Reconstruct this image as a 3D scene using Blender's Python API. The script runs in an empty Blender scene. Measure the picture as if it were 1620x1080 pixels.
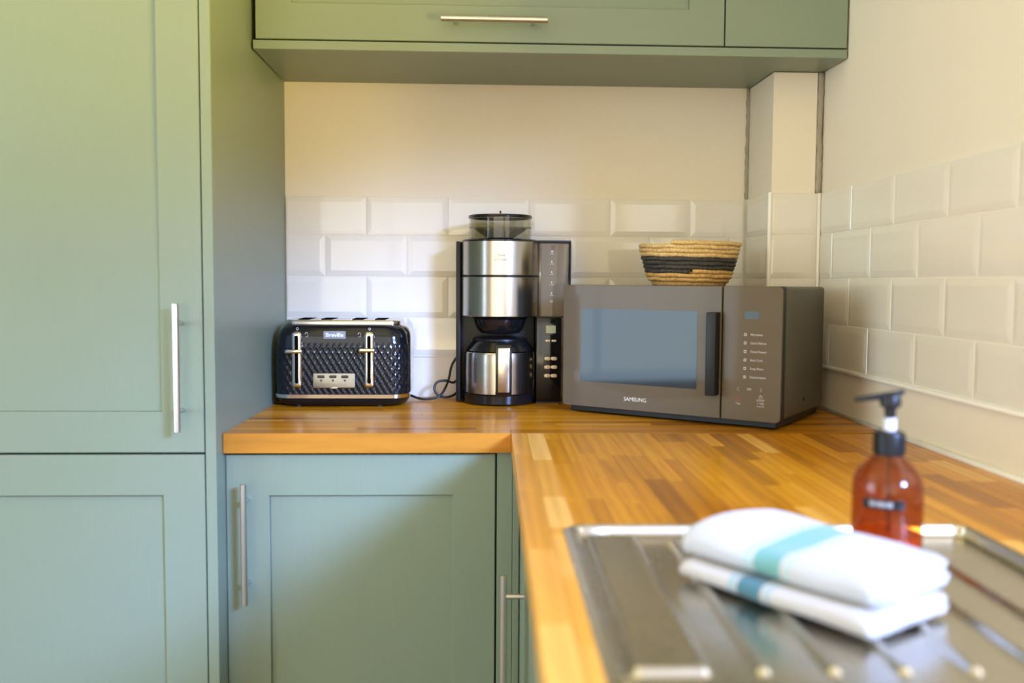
import bpy, bmesh, math, random
from mathutils import Vector, Matrix
random.seed(7)
SC = bpy.context.scene
COL = SC.collection
PI = math.pi

# ------------------------------------------------------------------ camera
cam = bpy.data.cameras.new('camera'); camo = bpy.data.objects.new('camera', cam); COL.objects.link(camo)
yaw, pitch, roll = .0419, .0642, .0059
fv = Vector((math.sin(yaw)*math.cos(pitch), math.cos(yaw)*math.cos(pitch), -math.sin(pitch)))
rv = Vector((math.cos(yaw), -math.sin(yaw), 0)); uv = rv.cross(fv)
r2 = rv*math.cos(roll)+uv*math.sin(roll); u2 = uv*math.cos(roll)-rv*math.sin(roll)
m = Matrix((r2, u2, -fv)).transposed().to_4x4(); m.translation = Vector((.2659, -2.3109, .2879))
camo.matrix_world = m
cam.sensor_width = 36; cam.sensor_fit = 'HORIZONTAL'; cam.lens = 1461.7/1620*36
cam.clip_start = .02
cam.dof.use_dof = True; cam.dof.focus_distance = 2.12; cam.dof.aperture_fstop = 2.6
SC.camera = camo

# ------------------------------------------------------------------ world, lights, exposure
w = bpy.data.worlds.new('sky'); SC.world = w; w.use_nodes = True
wn = w.node_tree; bg = wn.nodes['Background']           # hazy bright sky, warm sunlit garden below the horizon
wt = wn.nodes.new('ShaderNodeTexCoord'); wsx = wn.nodes.new('ShaderNodeSeparateXYZ'); wr = wn.nodes.new('ShaderNodeValToRGB')
wm = wn.nodes.new('ShaderNodeMapRange'); wm.inputs[1].default_value = -1; wm.inputs[2].default_value = 1
wn.links.new(wt.outputs['Generated'], wsx.inputs[0]); wn.links.new(wsx.outputs[2], wm.inputs[0])
wn.links.new(wm.outputs[0], wr.inputs[0]); wn.links.new(wr.outputs[0], bg.inputs[0])
wr.color_ramp.elements[0].position = .47; wr.color_ramp.elements[0].color = (1, .94, .72, 1)
wr.color_ramp.elements[1].position = .54; wr.color_ramp.elements[1].color = (1, .955, .88, 1)
bg.inputs[1].default_value = 2.95
def area(name, loc, target, sx, sy, power, color, spread=PI):
    l = bpy.data.lights.new(name, 'AREA'); l.shape = 'RECTANGLE'; l.size = sx; l.size_y = sy
    l.energy = power; l.color = color; l.spread = spread
    o = bpy.data.objects.new(name, l); COL.objects.link(o); o.location = loc
    d = Vector(target)-Vector(loc); o.rotation_euler = d.to_track_quat('-Z', 'Y').to_euler()
    return o
WIN = (-3.05, -1.35, .16, .96)      # right-hand window: Y from, Y to, Z from, Z to
area('low_sky_through_right_window', (3.0, -4.9, 1.9), (0, -.6, .0), 1.2, .95, 920, (.28, .45, 1))
area('garden_bounce_right_window', (3.0, -3.05, -.40), (-.6, -.6, .8), 1.5, 1.0, 420, (1, .73, .06))
area('added_rear_upward_fill', (.1, -5.4, -.82), (.35, 0, .7), 2.6, 1.3, 30, (1, .70, .30))  # unseen warm fill lamp, added to brighten the wall below the cupboard
area('daylight_left_window', (-2.55, -1.9, .45), (0, -1.5, .3), 1.6, 1.5, 58, (.51, .76, 1))
SC.view_settings.view_transform = 'Standard'; SC.view_settings.look = 'None'
SC.view_settings.gamma = 1; SC.view_settings.use_curve_mapping = False
SC.view_settings.exposure = 0
SC.cycles.use_denoising = True
SC.cycles.transparent_max_bounces = 40; SC.cycles.max_bounces = 10; SC.cycles.diffuse_bounces = 5; SC.cycles.transmission_bounces = 10
SC.cycles.sample_clamp_indirect = 6

# ------------------------------------------------------------------ materials
def srgb(r, g, b):
    return tuple(((c/255)/12.92 if c/255 <= .04045 else ((c/255+.055)/1.055)**2.4) for c in (r, g, b))
def mat(name, col, rough=.5, metal=0, **k):
    M = bpy.data.materials.new(name); M.use_nodes = True
    b = M.node_tree.nodes['Principled BSDF']
    b.inputs['Base Color'].default_value = (*col, 1); b.inputs['Roughness'].default_value = rough
    b.inputs['Metallic'].default_value = metal
    for n, v in k.items():
        b.inputs[n.replace('_', ' ')].default_value = v
    return M
def nd(M, t, **k):
    n = M.node_tree.nodes.new(t)
    for a, v in k.items(): setattr(n, a, v)
    return n
def ln(M, a, b): M.node_tree.links.new(a, b)
def noise_relief(M, scale=(1, 1, 1), ns=200, strength=.1, dist=.001, rough_var=None, col_var=None, detail=3):
    """fine relief / mottling from object-space noise"""
    b = M.node_tree.nodes['Principled BSDF']
    tc = nd(M, 'ShaderNodeTexCoord'); mp = nd(M, 'ShaderNodeMapping'); mp.inputs['Scale'].default_value = scale
    no = nd(M, 'ShaderNodeTexNoise'); no.inputs['Scale'].default_value = ns; no.inputs['Detail'].default_value = detail
    ln(M, tc.outputs['Object'], mp.inputs['Vector']); ln(M, mp.outputs[0], no.inputs['Vector'])
    if strength:
        bp = nd(M, 'ShaderNodeBump'); bp.inputs['Strength'].default_value = strength; bp.inputs['Distance'].default_value = dist
        ln(M, no.outputs[0], bp.inputs['Height']); ln(M, bp.outputs[0], b.inputs['Normal'])
    if rough_var:
        mr = nd(M, 'ShaderNodeMapRange'); mr.inputs[3].default_value, mr.inputs[4].default_value = rough_var
        ln(M, no.outputs[0], mr.inputs[0]); ln(M, mr.outputs[0], b.inputs['Roughness'])
    if col_var:
        c = b.inputs['Base Color'].default_value[:3]
        mx = nd(M, 'ShaderNodeMix', data_type='RGBA')
        mx.inputs[6].default_value = (*[x*(1-col_var) for x in c], 1); mx.inputs[7].default_value = (*[min(1, x*(1+col_var)) for x in c], 1)
        ln(M, no.outputs[0], mx.inputs[0]); ln(M, mx.outputs[2], b.inputs['Base Color'])
    return M

GREEN = noise_relief(mat('sage_green_paint', srgb(123, 135, 114), .38), (1, 1, .06), 260, .10, .0006, col_var=.035)
GREEN_H = noise_relief(mat('sage_green_paint_horizontal_grain', srgb(123, 135, 114), .38), (.06, 1, 1), 260, .10, .0006, col_var=.035)
GAP_SHADE = mat('carcass_gap_shade', (.03, .035, .03), .8)  # carcass coloured near-black to paint the shade in the door gaps
STEEL = noise_relief(mat('brushed_steel', (.62, .60, .57), .3, 1), (3, 3, .02), 120, .03, .0004, rough_var=(.24, .38))
DRUM = noise_relief(mat('brushed_steel_drum', (.52, .485, .42), .20, 1), (.02, .02, 4), 300, .05, .0003, rough_var=(.17, .27))
CHROME = mat('chrome', (.78, .77, .75), .07, 1)
CHROME_SOFT = noise_relief(mat('satin_chrome', (.74, .72, .68), .2, 1), (1, 1, 1), 90, 0, rough_var=(.16, .24))
PLATE = noise_relief(mat('brushed_plate', (.27, .265, .25), .3, 1), (1, 1, 1), 90, 0, rough_var=(.26, .34))
SINKSTEEL = noise_relief(mat('sink_steel', (.56, .53, .46), .27, 1), (1, .08, 1), 300, 0, .0003, rough_var=(.22, .30))
PLASTER = noise_relief(mat('cream_wall_paint', srgb(226, 214, 190), .6), (1, 1, 1), 160, .12, .0012, col_var=.02)
CEILM = noise_relief(mat('white_ceiling_paint', srgb(242, 240, 234), .7), (1, 1, 1), 120, .1, .001)
FLOORM = noise_relief(mat('brown_floor_boards', srgb(130, 104, 78), .45), (1, .08, 1), 30, .2, .001, col_var=.3)
TILE = noise_relief(mat('white_glazed_tile', srgb(221, 213, 195), .07, 0, Specular_IOR_Level=.75), (1, 1, 1), 14, .06, .002, col_var=.012)
GROUT = noise_relief(mat('pale_grout', srgb(222, 214, 196), .8), (1, 1, 1), 500, .2, .0005)
SEAL = mat('white_sealant', srgb(238, 232, 218), .35)
CAULK = noise_relief(mat('grey_filler', srgb(158, 148, 126), .9), (1, 1, .2), 130, .6, .003, col_var=.3)
BLACK_GLOSS = mat('black_gloss_plastic', (.008, .008, .009), .12)
BLACK = noise_relief(mat('black_satin_plastic', (.008, .008, .008), .36, 0, Specular_IOR_Level=.3), (1, 1, 1), 600, .05, .0003)
LACQUER = mat('black_lacquer', (.006, .007, .009), .13, 0, Specular_IOR_Level=.42)
VOID = mat('unlit_opening', (.004, .004, .004), 1, 0, Specular_IOR_Level=0)
RUBBER = mat('black_cable_rubber', (.012, .012, .012), .45)
BADGE = mat('grey_badge', srgb(128, 136, 138), .3)
WHITEPRINT = mat('white_print', srgb(225, 222, 214), .5)
PALEPRINT = mat('pale_grey_print', srgb(196, 192, 186), .5)
REDPRINT = mat('dull_red_print', srgb(168, 84, 70), .5)
DARKPRINT = mat('dark_print', srgb(60, 48, 30), .5)
CREAMBTN = mat('cream_button', srgb(222, 206, 178), .3, .3)
LCD = mat('pale_lcd', srgb(176, 184, 160), .2)
def glassy(name, col, rough=.02, ior=1.45, transp=.0, tint=None):
    """thin clear plastic: tinted transparency with a mirror-like sheen"""
    M = bpy.data.materials.new(name); M.use_nodes = True; nt = M.node_tree; nt.nodes.clear()
    out = nd(M, 'ShaderNodeOutputMaterial'); t = nd(M, 'ShaderNodeBsdfTransparent'); t.inputs[0].default_value = (*col, 1)
    g = nd(M, 'ShaderNodeBsdfGlossy'); g.inputs['Roughness'].default_value = rough; g.inputs[0].default_value = (.9, .9, .9, 1)
    lw = nd(M, 'ShaderNodeLayerWeight'); lw.inputs[0].default_value = .5
    pw = nd(M, 'ShaderNodeMath', operation='POWER'); pw.inputs[1].default_value = 4; ln(M, lw.outputs['Facing'], pw.inputs[0])
    f = nd(M, 'ShaderNodeMath', operation='MULTIPLY_ADD'); f.inputs[1].default_value = .55; f.inputs[2].default_value = ((ior-1)/(ior+1))**2; ln(M, pw.outputs[0], f.inputs[0])
    mx = nd(M, 'ShaderNodeMixShader'); ln(M, f.outputs[0], mx.inputs[0]); ln(M, t.outputs[0], mx.inputs[1]); ln(M, g.outputs[0], mx.inputs[2])
    last = mx
    if tint:
        d = nd(M, 'ShaderNodeBsdfDiffuse'); d.inputs[0].default_value = (*tint[0], 1)
        m2 = nd(M, 'ShaderNodeMixShader'); m2.inputs[0].default_value = tint[1]
        ln(M, mx.outputs[0], m2.inputs[1]); ln(M, d.outputs[0], m2.inputs[2]); last = m2
    ln(M, last.outputs[0], out.inputs[0]); return M
CLEAR = glassy('clear_plastic', (.86, .85, .78))
SMOKE = glassy('smoky_plastic', (.42, .39, .32), .08, 1.5, tint=((.30, .26, .21), .35))
TANKM = glassy('smoky_tank_plastic', (.66, .60, .50), .06, 1.5, tint=((.40, .33, .24), .35))
AMBER = glassy('amber_plastic', (.74, .33, .075), .04, 1.5, tint=((.16, .055, .012), .20))
SOAP = mat('amber_liquid_soap', (.86, .26, .05), .15, 0, Transmission_Weight=.25, IOR=1.34)
MWFRONT = noise_relief(mat('mocha_mirror_glass', (.128, .100, .066), .05, 0, Specular_IOR_Level=.11), (1, 1, 1), 900, 0, rough_var=(.04, .07))
MWSCREEN = mat('dark_window_glass', (.022, .030, .036), .05, 0, Specular_IOR_Level=.29)
MWBODY = noise_relief(mat('charcoal_metal_case', srgb(82, 77, 64), .42, .2), (1, 1, 1), 900, .06, .0003)
MWDARK = mat('dark_edge', (.014, .014, .013), .45, 0, Specular_IOR_Level=.25)
LEDBLUE = mat('dim_blue_display', srgb(80, 92, 98), .3, 0, Specular_IOR_Level=.2)

def stave_mat(name, tones, axis_scale):
    M = bpy.data.materials.new(name); M.use_nodes = True
    b = M.node_tree.nodes['Principled BSDF']; b.inputs['Roughness'].default_value = .26; b.inputs['Specular IOR Level'].default_value = .2
    oi = nd(M, 'ShaderNodeObjectInfo'); tc = nd(M, 'ShaderNodeTexCoord')
    cr = nd(M, 'ShaderNodeValToRGB'); cr.color_ramp.interpolation = 'LINEAR'
    els = cr.color_ramp.elements
    for i, (p, c) in enumerate(tones):
        e = els[i] if i < 2 else els.new(p)
        e.position = p; e.color = (*srgb(*c), 1)
    ln(M, oi.outputs['Random'], cr.inputs[0])
    off = nd(M, 'ShaderNodeVectorMath', operation='SCALE'); off.inputs[3].default_value = 37
    cmb = nd(M, 'ShaderNodeCombineXYZ')
    for i in range(3): ln(M, oi.outputs['Random'], cmb.inputs[i])
    ln(M, cmb.outputs[0], off.inputs[0])
    ad = nd(M, 'ShaderNodeVectorMath', operation='ADD'); ln(M, tc.outputs['Object'], ad.inputs[0]); ln(M, off.outputs[0], ad.inputs[1])
    mp = nd(M, 'ShaderNodeMapping'); mp.inputs['Scale'].default_value = axis_scale; ln(M, ad.outputs[0], mp.inputs['Vector'])
    no = nd(M, 'ShaderNodeTexNoise'); no.inputs['Scale'].default_value = 1; no.inputs['Detail'].default_value = 5; no.inputs['Distortion'].default_value = 1.2
    ln(M, mp.outputs[0], no.inputs['Vector'])
    wv = nd(M, 'ShaderNodeTexWave'); wv.wave_type = 'BANDS'; wv.bands_direction = 'X'
    wv.inputs['Scale'].default_value = .35; wv.inputs['Distortion'].default_value = 7; wv.inputs['Detail'].default_value = 3
    ln(M, mp.outputs[0], wv.inputs['Vector'])
    a1 = nd(M, 'ShaderNodeMath', operation='ADD'); ln(M, no.outputs[0], a1.inputs[0])
    m1 = nd(M, 'ShaderNodeMath', operation='MULTIPLY'); m1.inputs[1].default_value = .45; ln(M, wv.outputs['Fac'], m1.inputs[0]); ln(M, m1.outputs[0], a1.inputs[1])
    mr = nd(M, 'ShaderNodeMapRange'); mr.inputs[1].default_value = .35; mr.inputs[2].default_value = 1.1; mr.inputs[3].default_value = .85; mr.inputs[4].default_value = 1.10
    ln(M, a1.outputs[0], mr.inputs[0])
    mx = nd(M, 'ShaderNodeVectorMath', operation='SCALE'); ln(M, cr.outputs[0], mx.inputs[0]); ln(M, mr.outputs[0], mx.inputs[3])
    ln(M, mx.outputs[0], b.inputs['Base Color'])
    bp = nd(M, 'ShaderNodeBump'); bp.inputs['Strength'].default_value = .05; bp.inputs['Distance'].default_value = .0006
    ln(M, no.outputs[0], bp.inputs['Height']); ln(M, bp.outputs[0], b.inputs['Normal'])
    return M
TONES = [(0, (150, 92, 14)), (.14, (174, 110, 14)), (.45, (192, 124, 16)), (.8, (200, 132, 22)), (.94, (212, 146, 40)), (1, (230, 176, 80))]
STAVE = stave_mat('oiled_oak_stave', TONES, (48, 4, 30))
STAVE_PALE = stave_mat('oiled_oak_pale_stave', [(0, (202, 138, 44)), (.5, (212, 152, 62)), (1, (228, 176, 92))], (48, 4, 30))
EDGE = stave_mat('oiled_oak_edge_stave', [(0, (178, 116, 38)), (1, (184, 122, 44))], (40, 7, 90))

def towel_mat(name, s0, s1, col, pale, base):
    """white cotton with a woven coloured band across it; object Y runs along the towel"""
    M = mat(name, base, .9); b = M.node_tree.nodes['Principled BSDF']
    b.inputs['Sheen Weight'].default_value = .25
    tc = nd(M, 'ShaderNodeTexCoord'); sp = nd(M, 'ShaderNodeSeparateXYZ'); ln(M, tc.outputs['Object'], sp.inputs[0])
    cr = nd(M, 'ShaderNodeValToRGB'); cr.color_ramp.interpolation = 'CONSTANT'
    wdt = s1-s0
    stops = [(0, base), (s0-.35*wdt, pale), (s0-.18*wdt, base), (s0, col), (s1, base), (s1+.12*wdt, pale), (s1+.34*wdt, base)]
    els = cr.color_ramp.elements
    for i, (p, c) in enumerate(stops):
        e = els[i] if i < 2 else els.new(p)
        e.position = p; e.color = (*c, 1)
    mr = nd(M, 'ShaderNodeMapRange'); mr.inputs[1].default_value = -.11; mr.inputs[2].default_value = .11
    ln(M, sp.outputs[1], mr.inputs[0]); ln(M, mr.outputs[0], cr.inputs[0]); ln(M, cr.outputs[0], b.inputs['Base Color'])
    wv = nd(M, 'ShaderNodeTexNoise'); wv.inputs['Scale'].default_value = 700; bp = nd(M, 'ShaderNodeBump'); bp.inputs['Strength'].default_value = .35; bp.inputs['Distance'].default_value = .0008
    ln(M, tc.outputs['Object'], wv.inputs['Vector']); ln(M, wv.outputs[0], bp.inputs['Height']); ln(M, bp.outputs[0], b.inputs['Normal'])
    return M
def straw_mat(name, c0, c1):
    M = mat(name, c0, .75); b = M.node_tree.nodes['Principled BSDF']
    tc = nd(M, 'ShaderNodeTexCoord'); no = nd(M, 'ShaderNodeTexNoise'); no.inputs['Scale'].default_value = 190; no.inputs['Detail'].default_value = 4
    ln(M, tc.outputs['Object'], no.inputs['Vector'])
    mr = nd(M, 'ShaderNodeMapRange'); mr.inputs[1].default_value = .3; mr.inputs[2].default_value = .7; ln(M, no.outputs[0], mr.inputs[0])
    mx = nd(M, 'ShaderNodeMix', data_type='RGBA'); mx.inputs[6].default_value = (*c0, 1); mx.inputs[7].default_value = (*c1, 1)
    ln(M, mr.outputs[0], mx.inputs[0]); ln(M, mx.outputs[2], b.inputs['Base Color'])
    bp = nd(M, 'ShaderNodeBump'); bp.inputs['Strength'].default_value = .5; bp.inputs['Distance'].default_value = .001
    ln(M, no.outputs[0], bp.inputs['Height']); ln(M, bp.outputs[0], b.inputs['Normal'])
    return M
STRAW = straw_mat('natural_straw', srgb(176, 128, 64), srgb(222, 178, 108))
STRAW_PALE = straw_mat('pale_straw', srgb(186, 146, 84), srgb(228, 196, 134))
STRAW_BLACK = straw_mat('black_straw', srgb(32, 32, 30), srgb(78, 72, 60))

# ------------------------------------------------------------------ builders
def obj(name, bm, M, parent=None, loc=None, rot=None, smooth=False, kind=None):
    me = bpy.data.meshes.new(name)
    bmesh.ops.recalc_face_normals(bm, faces=bm.faces)
    bm.to_mesh(me); bm.free()
    for mm in (M if isinstance(M, (list, tuple)) else [M]): me.materials.append(mm)
    return link(name, me, parent, loc, rot, smooth, kind)
def link(name, me, parent=None, loc=None, rot=None, smooth=False, kind=None):
    o = bpy.data.objects.new(name, me); COL.objects.link(o)
    if parent: o.parent = parent
    if loc: o.location = loc
    if rot: o.rotation_euler = rot
    if smooth:
        if smooth is True: me.polygons.foreach_set('use_smooth', [True]*len(me.polygons))
        else: me.shade_auto(smooth) if hasattr(me, 'shade_auto') else shade_by_angle(me, smooth)
    if kind: o['kind'] = kind
    return o
def shade_by_angle(me, ang):
    me.polygons.foreach_set('use_smooth', [True]*len(me.polygons))
    bm = bmesh.new(); bm.from_mesh(me)
    for e in bm.edges:
        if len(e.link_faces) == 2 and e.calc_face_angle(0) > ang: e.smooth = False
    bm.to_mesh(me); bm.free()
def root(name, label, cat, loc=(0, 0, 0), rz=0, group=None):
    o = bpy.data.objects.new(name, None); o.empty_display_size = .05; COL.objects.link(o)
    o.location = loc; o.rotation_euler = (0, 0, rz); return tag(o, label, cat, group)
def tag(o, label, cat, group=None):
    o['label'] = label; o['category'] = cat
    if group: o['group'] = group
    return o
def lab(o, label): o['label'] = label; return o
def box(x0, x1, y0, y1, z0, z1, bev=0, seg=2, bm=None):
    b = bmesh.new()
    bmesh.ops.create_cube(b, size=1, matrix=Matrix.Translation(((x0+x1)/2, (y0+y1)/2, (z0+z1)/2)) @ Matrix.Diagonal((x1-x0, y1-y0, z1-z0, 1)))
    if bev: bmesh.ops.bevel(b, geom=b.edges[:], offset=bev, segments=seg, profile=.5, affect='EDGES')
    return merge(bm, b)
def merge(bm, b):
    if bm is None: return b
    me = bpy.data.meshes.new('tmp'); b.to_mesh(me); b.free(); bm.from_mesh(me); bpy.data.meshes.remove(me); return bm
def lathe(profile, n=48, bm=None, cap=True, c=(0, 0)):
    """profile [(r,z)...] bottom to top around the Z axis"""
    b = bm or bmesh.new(); rings = []
    for r, z in profile:
        rings.append([b.verts.new((c[0]+r*math.cos(2*PI*i/n), c[1]+r*math.sin(2*PI*i/n), z)) for i in range(n)])
    for a, d in zip(rings, rings[1:]):
        for i in range(n): b.faces.new((a[i], a[(i+1) % n], d[(i+1) % n], d[i]))
    if cap:
        b.faces.new(rings[0][::-1]); b.faces.new(rings[-1])
    return b
def tube(pts, r, n=10, bm=None, cap=True):
    b = bm or bmesh.new(); pts = [Vector(p) for p in pts]; rings = []
    rad = r if callable(r) else (lambda i: r)
    up = None
    for i, p in enumerate(pts):
        t = (pts[min(i+1, len(pts)-1)]-pts[max(i-1, 0)]).normalized()
        if up is None: up = t.orthogonal().normalized()
        up = (up-t*up.dot(t)).normalized(); s = t.cross(up)
        rings.append([b.verts.new(p+(up*math.cos(2*PI*k/n)+s*math.sin(2*PI*k/n))*rad(i)) for k in range(n)])
    for a, d in zip(rings, rings[1:]):
        for k in range(n): b.faces.new((a[k], a[(k+1) % n], d[(k+1) % n], d[k]))
    if cap: b.faces.new(rings[0][::-1]); b.faces.new(rings[-1])
    return b
def spline(cps, n=14):
    P = [Vector(c) for c in cps]; P = [2*P[0]-P[1]]+P+[2*P[-1]-P[-2]]; out = []
    for i in range(1, len(P)-2):
        for k in range(n):
            t = k/n
            out.append(.5*((2*P[i])+(P[i+1]-P[i-1])*t+(2*P[i-1]-5*P[i]+4*P[i+1]-P[i+2])*t*t+(3*P[i]-P[i-1]-3*P[i+1]+P[i+2])*t**3))
    out.append(P[-2]); return out
def rrect(hx, hy, r, k=8, cx=0, cy=0):
    """closed rounded rectangle outline, counter-clockwise"""
    r = min(r, hx*.999, hy*.999); pts = []
    for sx, sy, a0 in ((1, 1, 0), (-1, 1, PI/2), (-1, -1, PI), (1, -1, 3*PI/2)):
        for i in range(k+1):
            a = a0+PI/2*i/k
            pts.append((cx+sx*(hx-r)+r*math.cos(a), cy+sy*(hy-r)+r*math.sin(a)))
    return pts
def loft(rings, bm=None, cap=True):
    b = bm or bmesh.new(); R = [[b.verts.new(p) for p in r] for r in rings]; n = len(R[0])
    for a, d in zip(R, R[1:]):
        for i in range(n): b.faces.new((a[i], a[(i+1) % n], d[(i+1) % n], d[i]))
    if cap: b.faces.new(R[0][::-1]); b.faces.new(R[-1])
    return b
def plate(hx, hz, r, y0, y1, cx=0, cz=0, k=6, bm=None, edge=0):
    """rounded plate standing in the XZ plane, front at y0, back at y1"""
    f = lambda g, y: [(x, y, z) for x, z in rrect(hx-g, hz-g, max(r-g, .0002), k, cx, cz)]
    rings = [f(0, y1), f(0, y0+edge)] + ([f(edge*(1-math.cos(a)), y0+edge*(1-math.sin(a))) for a in (.4, .8, 1.2, PI/2)] if edge else [])
    return loft(rings, bm)
TEXTS = []
def text(s, size, M, parent, loc, rot=(PI/2, 0, 0), align='CENTER', name='lettering', xs=1, bold=0):
    c = bpy.data.curves.new(name, 'FONT'); c.body = s; c.size = size; c.align_x = align; c.align_y = 'CENTER'
    c.extrude = .00015; c.offset = bold; c.resolution_u = 3; c.materials.append(M)
    o = bpy.data.objects.new(name, c); COL.objects.link(o); o.parent = parent; o.location = loc; o.rotation_euler = rot; o.scale = (xs, 1, 1)
    TEXTS.append(o); return o

# ------------------------------------------------------------------ room shell
XR, XL, YB, YR, ZF, ZC = 1.073, -2.7, .008, -3.95, -.9, 1.5
def slab(name, x0, x1, y0, y1, z0, z1, M):
    return obj(name, box(x0, x1, y0, y1, z0, z1), M, kind='structure')
slab('floor', XL-.1, XR+.1, YR-.1, YB+.1, ZF-.05, ZF, FLOORM)
slab('ceiling', XL-.1, XR+.1, YR-.1, YB+.1, ZC, ZC+.05, CEILM)
wall_back = slab('wall_back', XL-.1, XR+.1, YB, YB+.1, ZF, ZC, PLASTER)
def holed(name, M, axis, pos, thick, a0, a1, z0, z1, hole):
    """wall with one window opening; axis 'x' = wall lies across X at pos, 'y' = across Y"""
    b = bmesh.new(); A = [a0, hole[0], hole[1], a1]; Z = [z0, hole[2], hole[3], z1]; G = {}
    for s in (0, 1):
        for i, a in enumerate(A):
            for j, z in enumerate(Z):
                p = pos+s*thick
                G[s, i, j] = b.verts.new((p, a, z) if axis == 'x' else (a, p, z))
    for i in range(3):
        for j in range(3):
            if (i, j) == (1, 1): continue
            for s in (0, 1): b.faces.new([G[s, i, j], G[s, i+1, j], G[s, i+1, j+1], G[s, i, j+1]])
    ring = [(1, 1), (2, 1), (2, 2), (1, 2)]; out = [(0, 0), (3, 0), (3, 3), (0, 3)]
    for q in (ring,):
        for u, v in zip(q, q[1:]+q[:1]): b.faces.new([G[0, *u], G[0, *v], G[1, *v], G[1, *u]])
    for j in range(3):
        for i in (0, 3): b.faces.new([G[0, i, j], G[0, i, j+1], G[1, i, j+1], G[1, i, j]])
        for jj in (0, 3): b.faces.new([G[0, j, jj], G[0, j+1, jj], G[1, j+1, jj], G[1, j, jj]])
    return obj(name, b, M, kind='structure')
wall_right = holed('wall_right', PLASTER, 'x', XR, .1, YR-.1, YB, ZF, ZC, WIN)
wall_left = holed('wall_left', PLASTER, 'x', XL, -.1, YR-.1, YB, ZF, ZC, (-2.7, -1.1, -.3, 1.2))
wall_rear = holed('wall_rear', PLASTER, 'y', YR, -.1, XL, XR, ZF, ZC, (-1.6, 1.0, -.42, 1.42))
def window(name, axis, pos, a0, a1, z0, z1):
    b = bmesh.new(); t = .045
    P = (lambda u0, u1, v0, v1: box(pos-.02, pos+.02, u0, u1, v0, v1, .003, 1, b)) if axis == 'x' else (lambda u0, u1, v0, v1: box(u0, u1, pos-.02, pos+.02, v0, v1, .003, 1, b))
    P(a0, a1, z0, z0+t); P(a0, a1, z1-t, z1); P(a0, a0+t, z0+t, z1-t); P(a1-t, a1, z0+t, z1-t)
    (None if name == 'window_1' else P((a0+a1)/2-.02, (a0+a1)/2+.02, z0+t, z1-t))
    return obj(name, b, SEAL, kind='structure')
window('window_1', 'x', XR+.06, *WIN)
window('window_2', 'x', XL-.06, -2.7, -1.1, -.3, 1.2)
window('window_3', 'y', YR-.06, -1.6, 1.0, -.42, 1.42)
# boxed-in pipe in the far right corner, with rough filler joints on both sides
PX, PY = .954, -.181
pillar = obj('wall_pipe_box', box(PX, 1.0560, PY, YB-.0005, 0.0005, .772), PLASTER, kind='structure')
def rough_strip(name, pts, r):
    return obj(name, tube([(x+random.uniform(-.0012, .0012), y, z) for x, y, z in pts], lambda i: r*random.uniform(.8, 1.2), 8), CAULK, kind='structure', smooth=True)
rough_strip('trim_1', [(PX-.0030, YB-.003, .50+.272*i/24) for i in range(25)], .0050)
rough_strip('trim_2', [(1.0645, PY+.0045, .495+.277*i/24) for i in range(25)], .0080)

# ------------------------------------------------------------------ wall tiles (each one a piece of its wall)
ZT = [.497, .402, .300, .198, .104]         # joints from the top down
J = .0011
def tile_mesh(w_, h_, cutl=0, cutr=0):
    """glazed metro tile lying in XZ, back at y=0, face towards -y; bevel omitted on cut ends"""
    b = bmesh.new(); x, z, m_ = w_/2, h_/2, .013
    f = lambda xl, xr, zz, y: [b.verts.new(p) for p in ((-xl, y, -zz), (xr, y, -zz), (xr, y, zz), (-xl, y, zz))]
    R = [f(x, x, z, 0), f(x, x, z, -.0035), f(x-.0007, x-.0007, z-.0007, -.0043), f(x-(m_ if not cutl else .0008), x-(m_ if not cutr else .0008), z-m_, -.0058)]
    for a, d in zip(R, R[1:]):
        for i in range(4): b.faces.new((a[i], a[(i+1) % 4], d[(i+1) % 4], d[i]))
    b.faces.new(R[-1])
    return b
_tm = {}
def tile(parent, x0, x1, z0, z1, place, cutl=0, cutr=0):
    w_, h_ = x1-x0-2*J, z1-z0-2*J
    if w_ < .008: return
    key = (round(w_, 4), round(h_, 4), cutl, cutr)
    if key not in _tm:
        b = tile_mesh(*key); me = bpy.data.meshes.new('tile'); bmesh.ops.recalc_face_normals(b, faces=b.faces); b.to_mesh(me); b.free(); me.materials.append(TILE); _tm[key] = me
    o = link('tile', _tm[key], parent); c = ((x0+x1)/2, (z0+z1)/2); place(o, *c)
    o.rotation_euler.x += random.uniform(-.0025, .0025); o.rotation_euler.z += random.uniform(-.0025, .0025)
def run(parent, lo, hi, start, place, zt=ZT):
    for r in range(4):
        s = start[r]; k = math.floor((lo-s)/.202)
        while s+k*.202 < hi:
            a, d = max(lo, s+k*.202), min(hi, s+(k+1)*.202)
            tile(parent, a, d, zt[r+1], zt[r], place, a > s+k*.202+.001, d < s+(k+1)*.202-.001); k += 1
def on_back(o, x, z): o.location = (x, YB, z)
run(wall_back, -.196, .9445, [0, .101, 0, .101], on_back)
def on_right(o, x, z): o.location = (XR, -x, z); o.rotation_euler.z = -PI/2
run(wall_right, .1915, 1.30, [.3612, .3612+.101, .3612, .3612+.101], on_right)
def on_pf(o, x, z): o.location = (x, PY, z)
def on_ps(o, x, z): o.location = (PX, -x, z); o.rotation_euler.z = -PI/2
for r in range(4):
    tile(pillar, .9465, 1.0625, ZT[r+1], ZT[r], on_pf)
    tile(pillar, .0015, .188, ZT[r+1], ZT[r], on_ps)
obj('grout', box(-.197, .946, YB-.0036, YB-.0001, .1, .4965), GROUT, wall_back)
obj('grout', box(XR-.0036, XR-.0001, -1.30, PY-.010, .1, .4965), GROUT, wall_right)
b = box(PX-.0036, PX-.0001, PY, YB-.001, .1, .4965); box(PX-.0036, 1.0664, PY-.0036, PY-.0001, .1, .4965, 0, 1, b)
obj('grout', b, GROUT, pillar)
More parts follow.
